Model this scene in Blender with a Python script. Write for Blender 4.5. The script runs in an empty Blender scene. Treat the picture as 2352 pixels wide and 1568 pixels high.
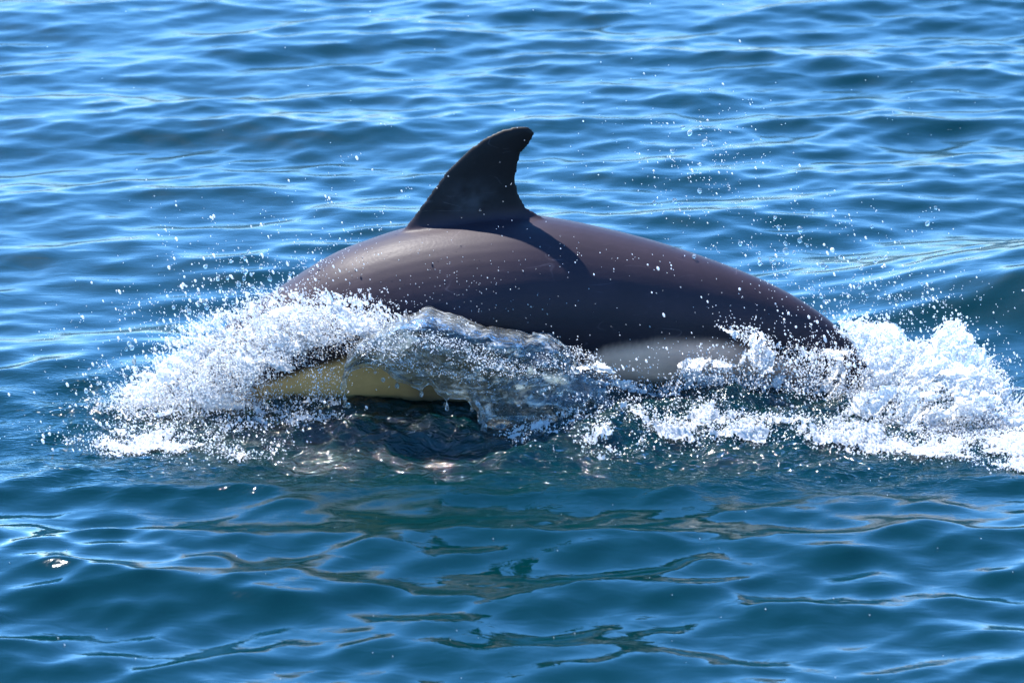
import bpy, bmesh, math, random
import numpy as np
from mathutils import Vector, Matrix

rng = np.random.default_rng(7)
random.seed(7)
scene = bpy.context.scene
COL = scene.collection

# ------------------------------------------------------------------ camera
W0, H0 = 2352.0, 1568.0                 # picture units used for the layout notes below
D_CAM, ELEV, FPX = 9.2, math.radians(19.0), 8655.0
ORG_Y = 900.0                           # where the sea-level origin sits in the picture
PITCH = ELEV - math.atan((ORG_Y - H0 / 2) / FPX)
CAM = np.array([0.0, -D_CAM * math.cos(ELEV), D_CAM * math.sin(ELEV)])
cam_data = bpy.data.cameras.new('camera')
cam_data.sensor_width = 36.0
cam_data.lens = 36.0 * FPX / W0
cam_data.clip_start = 0.1
cam_data.clip_end = 20000.0
cam_data.dof.use_dof = True
cam_data.dof.focus_distance = D_CAM - 0.15
cam_data.dof.aperture_fstop = 6.3
cam = bpy.data.objects.new('camera', cam_data)
cam.location = CAM
cam.rotation_euler = (math.pi / 2 - PITCH, 0, 0)
COL.objects.link(cam)
scene.camera = cam

# ------------------------------------------------------------------ sky, sun, exposure
SUN_EL, SUN_AZ = math.radians(58.0), math.radians(-46.0)   # azimuth clockwise from +Y
world = bpy.data.worlds.new('World')
scene.world = world
world.use_nodes = True
wn = world.node_tree
for n in list(wn.nodes):
    wn.nodes.remove(n)
sky = wn.nodes.new('ShaderNodeTexSky')
sky.sky_type = 'NISHITA'
sky.sun_disc = False
sky.sun_elevation = SUN_EL
sky.sun_rotation = SUN_AZ
sky.air_density = 0.7
sky.dust_density = 0.0
sky.ozone_density = 6.0
bg = wn.nodes.new('ShaderNodeBackground')
bg.inputs['Strength'].default_value = 0.15
wo = wn.nodes.new('ShaderNodeOutputWorld')
hs = wn.nodes.new('ShaderNodeHueSaturation')      # the whole picture's blues are rich: same for all of the sky
hs.inputs['Saturation'].default_value = 1.18
hs.inputs['Hue'].default_value = 0.497
wn.links.new(sky.outputs[0], hs.inputs['Color'])
wn.links.new(hs.outputs[0], bg.inputs[0])
wn.links.new(bg.outputs[0], wo.inputs[0])

sun_dir = np.array([math.cos(SUN_EL) * math.sin(SUN_AZ), math.cos(SUN_EL) * math.cos(SUN_AZ), math.sin(SUN_EL)])
sl = bpy.data.lights.new('sun', 'SUN')
sl.energy = 3.7
sl.angle = math.radians(0.53)
sl.color = (1.0, 0.96, 0.9)
sun = bpy.data.objects.new('sun', sl)
sun.rotation_euler = Vector(sun_dir).to_track_quat('Z', 'Y').to_euler()
sun.location = (-6, 4, 10)
COL.objects.link(sun)

scene.view_settings.view_transform = 'Standard'
scene.view_settings.look = 'None'
scene.view_settings.exposure = 2.42
scene.view_settings.gamma = 1.0
scene.view_settings.use_curve_mapping = False
scene.render.engine = 'CYCLES'
cy = scene.cycles
cy.max_bounces = 14
cy.diffuse_bounces = 4
cy.glossy_bounces = 4
cy.transmission_bounces = 8
cy.transparent_max_bounces = 16
cy.caustics_reflective = False
cy.caustics_refractive = False
cy.sample_clamp_indirect = 6.0
cy.use_denoising = True

# ------------------------------------------------------------------ helpers
_cp, _sp = math.cos(PITCH), math.sin(PITCH)
FWD = np.array([0, _cp, -_sp]); UP = np.array([0, _sp, _cp]); RIGHT = np.array([1.0, 0, 0])

def at(px, py, Y):
    """World point at depth plane y = Y that the layout note (px, py) refers to."""
    px = np.asarray(px, float); py = np.asarray(py, float); Y = np.asarray(Y, float)
    d = (RIGHT * ((px - W0 / 2) / FPX)[..., None] + UP * (-(py - H0 / 2) / FPX)[..., None] + FWD)
    t = (Y - CAM[1]) / d[..., 1]
    return CAM + d * t[..., None]

def smooth01(a, b, x):
    t = np.clip((x - a) / (b - a), 0, 1)
    return t * t * (3 - 2 * t)

def _hash(ix, iy, iz, seed):
    h = (ix.astype(np.int64) * 374761393 + iy.astype(np.int64) * 668265263 + iz.astype(np.int64) * 2147483647 + seed * 974634777)
    h = (h ^ (h >> 13)) * 1274126177
    h = h & 0x7fffffff
    h = (h ^ (h >> 16)) & 0xffffff
    return h / float(0xffffff)

def noise3(p, seed=0):
    p = np.asarray(p, float)
    i = np.floor(p).astype(np.int64); f = p - i
    f = f * f * f * (f * (f * 6 - 15) + 10)
    out = 0
    for dx in (0, 1):
        for dy in (0, 1):
            for dz in (0, 1):
                w = (f[..., 0] if dx else 1 - f[..., 0]) * (f[..., 1] if dy else 1 - f[..., 1]) * (f[..., 2] if dz else 1 - f[..., 2])
                out = out + w * _hash(i[..., 0] + dx, i[..., 1] + dy, i[..., 2] + dz, seed)
    return out * 2 - 1

def fbm(p, octs=4, seed=0, gain=0.5):
    p = np.asarray(p, float); o = 0; a = 1; n = 0
    for k in range(octs):
        o = o + a * noise3(p * 2 ** k + 17.3 * k, seed + k); n += a; a *= gain
    return o / n

def mesh_from(name, verts, faces, smooth=True):
    me = bpy.data.meshes.new(name)
    verts = np.asarray(verts, np.float32)
    faces = np.asarray(faces, np.int32)
    k = faces.shape[1] if len(faces) else 3
    me.vertices.add(len(verts)); me.vertices.foreach_set('co', verts.ravel())
    if len(faces):
        me.loops.add(faces.size); me.loops.foreach_set('vertex_index', faces.ravel())
        me.polygons.add(len(faces))
        me.polygons.foreach_set('loop_start', np.arange(0, faces.size, k, dtype=np.int32))
        me.polygons.foreach_set('loop_total', np.full(len(faces), k, np.int32))
        if smooth:
            me.polygons.foreach_set('use_smooth', np.ones(len(faces), bool))
    me.update(calc_edges=True)
    return me

def add_obj(name, me, mat=None, label=None, category=None, kind=None, group=None):
    o = bpy.data.objects.new(name, me)
    COL.objects.link(o)
    if mat is not None:
        me.materials.clear(); me.materials.append(mat)
    if label: o['label'] = label
    if category: o['category'] = category
    if kind: o['kind'] = kind
    if group: o['group'] = group
    return o

def bake(obj):
    """Apply all modifiers of a temporary object and return the resulting mesh."""
    dg = bpy.context.evaluated_depsgraph_get()
    dg.update()
    ev = obj.evaluated_get(dg)
    me = bpy.data.meshes.new_from_object(ev, depsgraph=dg)
    old = obj.data
    bpy.data.objects.remove(obj)
    bpy.data.meshes.remove(old)
    me.polygons.foreach_set('use_smooth', np.ones(len(me.polygons), bool))
    return me

def new_mat(name):
    m = bpy.data.materials.new(name); m.use_nodes = True
    nt = m.node_tree
    for n in list(nt.nodes): nt.nodes.remove(n)
    out = nt.nodes.new('ShaderNodeOutputMaterial')
    return m, nt, out

def N(nt, typ, **kw):
    n = nt.nodes.new(typ)
    for k, v in kw.items():
        if k in n.inputs.keys(): n.inputs[k].default_value = v
        else: setattr(n, k, v)
    return n

def L(nt, a, b): nt.links.new(a, b)

def ico(subdiv):
    bm = bmesh.new(); bmesh.ops.create_icosphere(bm, subdivisions=subdiv, radius=1.0)
    v = np.array([x.co[:] for x in bm.verts]); bm.verts.index_update()
    f = np.array([[x.index for x in fc.verts] for fc in bm.faces]); bm.free()
    return v, f
ICO1 = ico(1); ICO2 = ico(2); ICO3 = ico(3)

# ------------------------------------------------------------------ materials
def water_mat():
    m, nt, out = new_mat('sea_water')
    geo = N(nt, 'ShaderNodeNewGeometry')
    mp = N(nt, 'ShaderNodeMapping'); mp.inputs['Scale'].default_value = (10, 22, 10)
    L(nt, geo.outputs['Position'], mp.inputs['Vector'])
    nz = N(nt, 'ShaderNodeTexNoise'); nz.inputs['Scale'].default_value = 1.0; nz.inputs['Detail'].default_value = 4.0
    nz.inputs['Roughness'].default_value = 0.5; nz.inputs['Distortion'].default_value = 0.6
    L(nt, mp.outputs[0], nz.inputs['Vector'])
    bmp = N(nt, 'ShaderNodeBump'); bmp.inputs['Strength'].default_value = 0.5; bmp.inputs['Distance'].default_value = 0.004
    chn = N(nt, 'ShaderNodeAttribute', attribute_name='churn')
    n2 = N(nt, 'ShaderNodeTexNoise'); n2.inputs['Scale'].default_value = 36.0; n2.inputs['Detail'].default_value = 3.0; n2.inputs['Distortion'].default_value = 1.0
    mp2 = N(nt, 'ShaderNodeMapping'); mp2.inputs['Scale'].default_value = (0.7, 1.5, 1)
    L(nt, geo.outputs['Position'], mp2.inputs['Vector']); L(nt, mp2.outputs[0], n2.inputs['Vector'])
    mc = N(nt, 'ShaderNodeMath', operation='MULTIPLY'); L(nt, n2.outputs['Fac'], mc.inputs[0]); L(nt, chn.outputs['Fac'], mc.inputs[1])
    ma = N(nt, 'ShaderNodeMath', operation='MULTIPLY_ADD'); ma.inputs[1].default_value = 11.0
    L(nt, mc.outputs[0], ma.inputs[0]); L(nt, nz.outputs['Fac'], ma.inputs[2])
    L(nt, ma.outputs[0], bmp.inputs['Height'])
    ruf = N(nt, 'ShaderNodeAttribute', attribute_name='ruffle')
    rr = N(nt, 'ShaderNodeMapRange'); rr.inputs['To Min'].default_value = 0.035; rr.inputs['To Max'].default_value = 0.17
    L(nt, ruf.outputs['Fac'], rr.inputs['Value'])
    gl = N(nt, 'ShaderNodeBsdfGlossy'); L(nt, rr.outputs[0], gl.inputs['Roughness'])
    gl.inputs['Color'].default_value = (1, 1, 1, 1)
    L(nt, bmp.outputs[0], gl.inputs['Normal'])
    df = N(nt, 'ShaderNodeBsdfDiffuse'); df.inputs['Color'].default_value = (0.0001, 0.0112, 0.0128, 1)
    tr = N(nt, 'ShaderNodeBsdfTransparent'); tr.inputs['Color'].default_value = (0.28, 0.54, 0.54, 1)
    body = N(nt, 'ShaderNodeMixShader'); body.inputs[0].default_value = 0.22
    L(nt, df.outputs[0], body.inputs[1]); L(nt, tr.outputs[0], body.inputs[2])
    fr = N(nt, 'ShaderNodeFresnel'); fr.inputs['IOR'].default_value = 1.34
    L(nt, bmp.outputs[0], fr.inputs['Normal'])
    mx = N(nt, 'ShaderNodeMixShader')
    # unresolved ripples hide part of the most grazing mirror light
    hm = N(nt, 'ShaderNodeMath', operation='SMOOTH_MIN'); hm.inputs[1].default_value = 0.225; hm.inputs[2].default_value = 0.14
    L(nt, fr.outputs[0], hm.inputs[0])
    L(nt, hm.outputs[0], mx.inputs[0]); L(nt, body.outputs[0], mx.inputs[1]); L(nt, gl.outputs[0], mx.inputs[2])
    L(nt, mx.outputs[0], out.inputs['Surface'])
    return m

def seabed_mat():
    m, nt, out = new_mat('deep_water')
    nz = N(nt, 'ShaderNodeTexNoise'); nz.inputs['Scale'].default_value = 0.3
    cr = N(nt, 'ShaderNodeValToRGB')
    cr.color_ramp.elements[0].color = (0.002, 0.035, 0.045, 1); cr.color_ramp.elements[1].color = (0.002, 0.04, 0.05, 1)
    L(nt, nz.outputs['Fac'], cr.inputs[0])
    df = N(nt, 'ShaderNodeBsdfDiffuse')
    L(nt, cr.outputs[0], df.inputs['Color']); L(nt, df.outputs[0], out.inputs['Surface'])
    return m

def skin_mat():
    m, nt, out = new_mat('wet_dolphin_skin')
    at_ = N(nt, 'ShaderNodeVertexColor'); at_.layer_name = 'pigment_and_shade'
    geo = N(nt, 'ShaderNodeTexCoord')
    n1 = N(nt, 'ShaderNodeTexNoise'); n1.inputs['Scale'].default_value = 9.0; n1.inputs['Detail'].default_value = 6.0; n1.inputs['Roughness'].default_value = 0.65
    L(nt, geo.outputs['Object'], n1.inputs['Vector'])
    mr = N(nt, 'ShaderNodeMapRange'); mr.inputs['From Min'].default_value = 0.3; mr.inputs['From Max'].default_value = 0.7
    mr.inputs['To Min'].default_value = 0.82; mr.inputs['To Max'].default_value = 1.15
    L(nt, n1.outputs['Fac'], mr.inputs['Value'])
    mul = N(nt, 'ShaderNodeVectorMath', operation='SCALE')
    L(nt, at_.outputs['Color'], mul.inputs[0]); L(nt, mr.outputs[0], mul.inputs['Scale'])
    # fine scratches and wrinkles
    mp = N(nt, 'ShaderNodeMapping'); mp.inputs['Scale'].default_value = (14, 30, 55); mp.inputs['Rotation'].default_value = (0, 0.35, 0)
    L(nt, geo.outputs['Object'], mp.inputs['Vector'])
    n2 = N(nt, 'ShaderNodeTexNoise'); n2.inputs['Scale'].default_value = 1.6; n2.inputs['Detail'].default_value = 5.0; n2.inputs['Distortion'].default_value = 0.8
    L(nt, mp.outputs[0], n2.inputs['Vector'])
    bmp = N(nt, 'ShaderNodeBump'); bmp.inputs['Strength'].default_value = 0.08; bmp.inputs['Distance'].default_value = 0.003
    L(nt, n2.outputs['Fac'], bmp.inputs['Height'])
    p = N(nt, 'ShaderNodeBsdfPrincipled')
    mp5 = N(nt, 'ShaderNodeMapping'); mp5.inputs['Scale'].default_value = (2.2, 5, 9); mp5.inputs['Rotation'].default_value = (0, -0.3, 0)
    L(nt, geo.outputs['Object'], mp5.inputs['Vector'])
    n5 = N(nt, 'ShaderNodeTexNoise'); n5.inputs['Scale'].default_value = 2.0; n5.inputs['Detail'].default_value = 1.0
    L(nt, mp5.outputs[0], n5.inputs['Vector'])
    s5 = N(nt, 'ShaderNodeMath', operation='SUBTRACT'); s5.inputs[1].default_value = 0.5; L(nt, n5.outputs['Fac'], s5.inputs[0])
    a5 = N(nt, 'ShaderNodeMath', operation='ABSOLUTE'); L(nt, s5.outputs[0], a5.inputs[0])
    m5 = N(nt, 'ShaderNodeMapRange'); m5.inputs['From Min'].default_value = 0.0; m5.inputs['From Max'].default_value = 0.006; m5.inputs['To Min'].default_value = 1.0; m5.inputs['To Max'].default_value = 0.0
    L(nt, a5.outputs[0], m5.inputs['Value'])
    m6 = N(nt, 'ShaderNodeMapRange'); m6.inputs['From Min'].default_value = 0.52; m6.inputs['From Max'].default_value = 0.62; m6.inputs['To Max'].default_value = 0.55
    L(nt, n1.outputs['Fac'], m6.inputs['Value'])
    k5 = N(nt, 'ShaderNodeMath', operation='MULTIPLY'); L(nt, m5.outputs[0], k5.inputs[0]); L(nt, m6.outputs[0], k5.inputs[1])
    sc5 = N(nt, 'ShaderNodeVectorMath', operation='SCALE'); sc5.inputs[0].default_value = (0.05, 0.042, 0.046); L(nt, k5.outputs[0], sc5.inputs['Scale'])
    ad5 = N(nt, 'ShaderNodeVectorMath', operation='ADD'); L(nt, mul.outputs[0], ad5.inputs[0]); L(nt, sc5.outputs[0], ad5.inputs[1])
    L(nt, ad5.outputs[0], p.inputs['Base Color'])
    p.inputs['Roughness'].default_value = 0.58
    p.inputs['IOR'].default_value = 1.4
    p.inputs['Specular IOR Level'].default_value = 0.18
    n4 = N(nt, 'ShaderNodeTexNoise'); n4.inputs['Scale'].default_value = 130.0; n4.inputs['Detail'].default_value = 2.0
    L(nt, geo.outputs['Object'], n4.inputs['Vector'])
    b4 = N(nt, 'ShaderNodeBump'); b4.inputs['Strength'].default_value = 0.5; b4.inputs['Distance'].default_value = 0.0015
    L(nt, n4.outputs['Fac'], b4.inputs['Height']); L(nt, b4.outputs[0], p.inputs['Coat Normal'])
    p.inputs['Coat Weight'].default_value = 0.07; p.inputs['Coat Roughness'].default_value = 0.36; p.inputs['Coat IOR'].default_value = 1.33
    L(nt, bmp.outputs[0], p.inputs['Normal'])
    L(nt, p.outputs[0], out.inputs['Surface'])
    return m

def froth_mat():
    m, nt, out = new_mat('white_froth')
    col = (0.95, 0.96, 0.97, 1)
    df = N(nt, 'ShaderNodeBsdfDiffuse'); df.inputs['Color'].default_value = col
    tl = N(nt, 'ShaderNodeBsdfTranslucent'); tl.inputs['Color'].default_value = col
    a = N(nt, 'ShaderNodeMixShader'); a.inputs[0].default_value = 0.6
    L(nt, df.outputs[0], a.inputs[1]); L(nt, tl.outputs[0], a.inputs[2])
    tr = N(nt, 'ShaderNodeBsdfTransparent'); tr.inputs['Color'].default_value = (0.96, 0.98, 1, 1)
    b = N(nt, 'ShaderNodeMixShader'); b.inputs[0].default_value = 0.30
    L(nt, a.outputs[0], b.inputs[1]); L(nt, tr.outputs[0], b.inputs[2])
    gl = N(nt, 'ShaderNodeBsdfGlossy'); gl.inputs['Roughness'].default_value = 0.08
    fr = N(nt, 'ShaderNodeFresnel'); fr.inputs['IOR'].default_value = 1.33
    c = N(nt, 'ShaderNodeMixShader')
    L(nt, fr.outputs[0], c.inputs[0]); L(nt, b.outputs[0], c.inputs[1]); L(nt, gl.outputs[0], c.inputs[2])
    L(nt, c.outputs[0], out.inputs['Surface'])
    return m

def clear_mat():
    m, nt, out = new_mat('clear_splash_water')
    geo = N(nt, 'ShaderNodeNewGeometry')
    nz = N(nt, 'ShaderNodeTexNoise'); nz.inputs['Scale'].default_value = 55.0; nz.inputs['Detail'].default_value = 2.0; nz.inputs['Distortion'].default_value = 0.5
    L(nt, geo.outputs['Position'], nz.inputs['Vector'])
    bmp = N(nt, 'ShaderNodeBump'); bmp.inputs['Strength'].default_value = 0.7; bmp.inputs['Distance'].default_value = 0.006
    L(nt, nz.outputs['Fac'], bmp.inputs['Height'])
    gl = N(nt, 'ShaderNodeBsdfGlossy'); gl.inputs['Roughness'].default_value = 0.03
    L(nt, bmp.outputs[0], gl.inputs['Normal'])
    rf = N(nt, 'ShaderNodeBsdfRefraction'); rf.inputs['IOR'].default_value = 1.33; rf.inputs['Roughness'].default_value = 0.02
    rf.inputs['Color'].default_value = (0.9, 0.97, 0.98, 1)
    L(nt, bmp.outputs[0], rf.inputs['Normal'])
    tr = N(nt, 'ShaderNodeBsdfTransparent'); tr.inputs['Color'].default_value = (0.93, 0.98, 0.99, 1)
    b = N(nt, 'ShaderNodeMixShader'); b.inputs[0].default_value = 0.6
    L(nt, rf.outputs[0], b.inputs[1]); L(nt, tr.outputs[0], b.inputs[2])
    fr = N(nt, 'ShaderNodeFresnel'); fr.inputs['IOR'].default_value = 1.34
    L(nt, bmp.outputs[0], fr.inputs['Normal'])
    c = N(nt, 'ShaderNodeMixShader')
    L(nt, fr.outputs[0], c.inputs[0]); L(nt, b.outputs[0], c.inputs[1]); L(nt, gl.outputs[0], c.inputs[2])
    # entrained air: a little white scattering
    tl = N(nt, 'ShaderNodeBsdfTranslucent'); tl.inputs['Color'].default_value = (0.85, 0.9, 0.93, 1)
    df = N(nt, 'ShaderNodeBsdfDiffuse'); df.inputs['Color'].default_value = (0.92, 0.95, 0.96, 1)
    fm = N(nt, 'ShaderNodeMixShader'); fm.inputs[0].default_value = 0.5; L(nt, tl.outputs[0], fm.inputs[1]); L(nt, df.outputs[0], fm.inputs[2])
    d = N(nt, 'ShaderNodeMixShader'); 
    n3 = N(nt, 'ShaderNodeTexNoise'); n3.inputs['Scale'].default_value = 30.0; n3.inputs['Detail'].default_value = 6.0; n3.inputs['Roughness'].default_value = 0.7; n3.inputs['Distortion'].default_value = 1.5
    mp3 = N(nt, 'ShaderNodeMapping'); mp3.inputs['Scale'].default_value = (0.45, 1, 1.4); mp3.inputs['Rotation'].default_value = (0, 0.4, 0)
    L(nt, geo.outputs['Position'], mp3.inputs['Vector']); L(nt, mp3.outputs[0], n3.inputs['Vector'])
    m3 = N(nt, 'ShaderNodeMapRange'); m3.inputs['From Min'].default_value = 0.52; m3.inputs['From Max'].default_value = 0.72; m3.inputs['To Min'].default_value = 0.02; m3.inputs['To Max'].default_value = 0.62
    L(nt, n3.outputs['Fac'], m3.inputs['Value']); L(nt, m3.outputs[0], d.inputs[0])
    L(nt, c.outputs[0], d.inputs[1]); L(nt, fm.outputs[0], d.inputs[2])
    L(nt, d.outputs[0], out.inputs['Surface'])
    return m

M_SEA, M_BED, M_SKIN, M_FROTH, M_CLEAR = water_mat(), seabed_mat(), skin_mat(), froth_mat(), clear_mat()

# ------------------------------------------------------------------ sea
def make_waves():
    r = np.random.default_rng(21)
    comps = []
    for k in range(210):
        lam = math.exp(r.uniform(math.log(0.055), math.log(1.3)))
        spread = 0.32 if lam > 0.6 else 0.55
        th = r.normal(math.radians(-81), spread)           # travel direction (towards the camera)
        slope = 0.0170 * ((lam / 0.26) ** -0.45 if lam > 0.26 else (lam / 0.26) ** 0.3)
        slope *= r.uniform(0.5, 1.5)
        comps.append((lam, th, slope, r.uniform(0, 2 * math.pi)))
    return comps
WAVES = make_waves()

def sea_field(X, Y, spacing=None):
    X = X.astype(np.float32); Y = Y.astype(np.float32)
    H = np.zeros_like(X); DX = np.zeros_like(X); DY = np.zeros_like(X)
    P = np.stack([X * 0.5, Y * 0.35, np.zeros_like(X)], -1)
    gust = 1.0 + 0.55 * noise3(P, 3)
    gust2 = 1.0 + 0.6 * noise3(P * 2.3 + 5, 9)
    # the water in the lee of the boat, on this side of the animal, lies smoother
    calm = smooth01(-0.75, 0.35, Y + 0.12 * X)
    for lam, th, slope, ph in WAVES:
        k = 2 * math.pi / lam
        kx, ky = k * math.cos(th), k * math.sin(th)
        a = slope / k
        if lam < 0.11: amp = a * gust2 * (1.35 - 0.6 * calm)
        elif lam < 0.22: amp = a * gust * (1.2 - 0.45 * calm)
        elif lam < 0.5: amp = a * gust * (1.3 - 0.55 * calm)
        else: amp = a * (1.0 - 0.2 * calm)
        if spacing is not None:
            amp = amp * np.clip(lam / (3.0 * spacing) - 0.6, 0, 1)
        arg = (kx * X + ky * Y + ph).astype(np.float32)
        c = np.cos(arg); s = np.sin(arg)
        H += amp * c
        q = 0.85
        DX -= q * amp * math.cos(th) * s; DY -= q * amp * math.sin(th) * s
    # swell heaped up behind the tail, and the hollow the body leaves beside it
    H += 0.13 * np.exp(-(((X - 1.55) / 0.55) ** 2 + ((Y - 0.75) / 0.35) ** 2))
    # water heaped against the flank by the moving body
    heap = np.exp(-(((X - 0.50) / 0.48) ** 4 + ((Y + 0.21) / 0.15) ** 2)) + 0.50 * np.exp(-(((X + 0.48) / 0.42) ** 2 + ((Y + 0.22) / 0.16) ** 2))
    H += heap * (0.070 + 0.035 * fbm(np.stack([X * 6, Y * 8, np.zeros_like(X)], -1), 4, 44, 0.6))
    # churned chop round the body
    near = np.exp(-(((X - 0.05) / 1.02) ** 4 + ((Y + 0.25) / 0.38) ** 4))
    ch = fbm(np.stack([X * 8, Y * 15, np.zeros_like(X)], -1), 4, 40, 0.8)
    H += near * (0.034 + 0.02 * heap) * ch
    return H, DX, DY, calm, near

def axis(lo, hi, step, far, n):
    core = np.arange(lo, hi + step * 0.5, step)
    g = np.geomspace(step, far, n)
    ext = np.cumsum(g); ext = ext / ext[-1] * far
    ext = np.maximum.accumulate(np.maximum(ext, step * np.arange(1, n + 1)))
    return np.concatenate([lo - ext[::-1], core, hi + ext])

xs = axis(-2.3, 2.3, 0.0125, 3000.0, 60)
ys = axis(-2.6, 5.4, 0.0135, 3000.0, 60)
ys = np.unique(np.concatenate([ys, np.arange(-0.85, 0.0, 0.0135) + 0.00675 - (0.85 - 2.6) % 0.0135]))
XX, YY = np.meshgrid(xs, ys)
sx = np.gradient(xs); sy = np.gradient(ys)
SP = np.maximum(sx[None, :], sy[:, None]).astype(np.float32)
H, DX, DY, RUF, CHN = sea_field(XX, YY, SP)
nx, ny = len(xs), len(ys)
V = np.stack([XX + DX, YY + DY, H], -1).reshape(-1, 3)
idx = np.arange(nx * ny).reshape(ny, nx)
F = np.stack([idx[:-1, :-1], idx[:-1, 1:], idx[1:, 1:], idx[1:, :-1]], -1).reshape(-1, 4)
sea_me = mesh_from('sea', V, F)
for nm, arr in (('ruffle', RUF), ('churn', CHN)):
    sea_me.attributes.new(nm, 'FLOAT', 'POINT').data.foreach_set('value', np.broadcast_to(arr, XX.shape).astype(np.float32).ravel())
add_obj('sea', sea_me, M_SEA, label='rippled blue sea surface round the dolphin', kind='structure', category='sea')
bed = mesh_from('seabed', [(-4000, -4000, -4), (4000, -4000, -4), (4000, 4000, -4), (-4000, 4000, -4)], [(0, 1, 2, 3)])
add_obj('seabed', bed, M_BED, label='dark deep water below the surface', kind='structure', category='seabed')

# ------------------------------------------------------------------ dolphin
# back line (picture notes) and depth of the body, beak to tail
ST = np.array([  # px, py, depth, width factor
    (165, 1030, 18, 1.5), (230, 985, 34, 1.35), (300, 940, 48, 1.25), (345, 905, 78, 1.15), (385, 862, 135, 1.0),
    (455, 800, 205, .92), (540, 735, 262, .90), (640, 664, 315, .90), (760, 590, 362, .90), (845, 556, 385, .90), (930, 530, 405, .90),
    (1080, 505, 415, .90), (1220, 500, 402, .88), (1400, 531, 362, .84), (1600, 587, 318, .78), (1800, 668, 245, .70),
    (1920, 748, 185, .62), (1992, 830, 135, .55), (2035, 895, 98, .48), (2075, 950, 66, .45), (2120, 1000, 40, .5)], float)

def catmull(P, n):
    P = np.asarray(P, float)
    seg = np.linalg.norm(np.diff(P[:, :2], axis=0), axis=1)
    t = np.concatenate([[0], np.cumsum(np.sqrt(seg))])
    # resample by arc length with Catmull-Rom (non-uniform via finite-difference tangents)
    m = np.gradient(P, t, axis=0)
    q = np.linspace(0, t[-1], n)
    k = np.clip(np.searchsorted(t, q) - 1, 0, len(t) - 2)
    h = (t[k + 1] - t[k]); u = ((q - t[k]) / h)[:, None]; h = h[:, None]
    return ((2 * u**3 - 3 * u**2 + 1) * P[k] + (u**3 - 2 * u**2 + u) * h * m[k] + (-2 * u**3 + 3 * u**2) * P[k + 1] + (u**3 - u**2) * h * m[k + 1])

S = catmull(ST, 360)
top3 = at(S[:, 0], S[:, 1], np.zeros(len(S)))
PXM = D_CAM / FPX
depth = np.maximum(S[:, 2], 6) * PXM / math.cos(ELEV) * 0.985
tan = np.gradient(top3[:, [0, 2]], axis=0); tan /= np.linalg.norm(tan, axis=1)[:, None]
nrm = np.stack([-tan[:, 1], tan[:, 0]], 1); nrm[nrm[:, 1] < 0] *= 1
for _ in range(40): nrm[1:-1] = (nrm[:-2] + 2 * nrm[1:-1] + nrm[2:]) / 4
nrm /= np.linalg.norm(nrm, axis=1)[:, None]
cen = np.stack([top3[:, 0], np.zeros(len(S)), top3[:, 2]], 1) - np.stack([nrm[:, 0], 0 * nrm[:, 0], nrm[:, 1]], 1) * (depth / 2)[:, None]
half_w = depth / 2 * S[:, 3]
half_h = depth / 2

def loft(rings, closed_caps=True):
    n, m = rings.shape[:2]
    v = rings.reshape(-1, 3).tolist(); f = []
    for i in range(n - 1):
        for j in range(m):
            f.append((i * m + j, i * m + (j + 1) % m, (i + 1) * m + (j + 1) % m, (i + 1) * m + j))
    f = [(a, b, c) for a, b, c, d in f] + [(a, c, d) for a, b, c, d in f]
    if closed_caps:
        for i, rev in ((0, True), (n - 1, False)):
            c = len(v); v.append(np.mean(rings[i], 0).tolist())
            for j in range(m):
                a, b = i * m + j, i * m + (j + 1) % m
                f.append((c, b, a) if rev else (c, a, b))
    return np.array(v), np.array(f)

th = np.linspace(0, 2 * math.pi, 48, endpoint=False)
rings = []
for i in range(0, len(S)):
    cy_, sy_ = np.sin(th), np.cos(th)
    # slightly peaked back, fuller flanks
    wy = np.sign(cy_) * np.abs(cy_) ** 0.95 * half_w[i]
    wz = sy_ * half_h[i]
    wy = wy * (1 - 0.06 * sy_)
    ring = cen[i] + np.stack([nrm[i, 0] * wz, wy, nrm[i, 1] * wz], 1)
    rings.append(ring)
bodyV, bodyF = loft(np.array(rings))
parts = [(bodyV, bodyF)]

def foil(rows, thick, y0=0.0, m=18):
    """rows: (leading point, trailing point) pairs in 3-D; aerofoil sections between them."""
    out = []
    for (a, b), t in zip(rows, thick):
        a = np.array(a); b = np.array(b)
        ring = []
        for j in range(m):
            u = j / m * 2 * math.pi
            c = 0.5 - 0.5 * math.cos(u)
            yt = t * math.sin(u) * (0.55 + 0.6 * (1 - c)) * 0.75
            p = a + (b - a) * c
            ring.append((p, yt))
        out.append(ring)
    return out

fin_rows = [((900, 610), (1300, 610)), ((905, 560), (1290, 540)), ((926, 526), (1244, 496)), ((956, 488), (1212, 478)), ((992, 438), (1194, 450)), ((1031, 386), (1185, 412)),
            ((1079, 341), (1190, 382)), ((1120, 312), (1196, 356)), ((1158, 296), (1214, 334)), ((1190, 289), (1225, 318)), ((1212, 289), (1230, 304))]
fin_t = [.058, .046, .033, .022, .0195, .017, .015, .013, .0115, .010, .008]
fr_ = []
for ring in foil([(at(a[0], a[1], 0.0), at(b[0], b[1], 0.0)) for a, b in fin_rows], fin_t):
    fr_.append([p + np.array([0, y, 0]) for p, y in ring])
parts.append(loft(np.array(fr_)))

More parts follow.
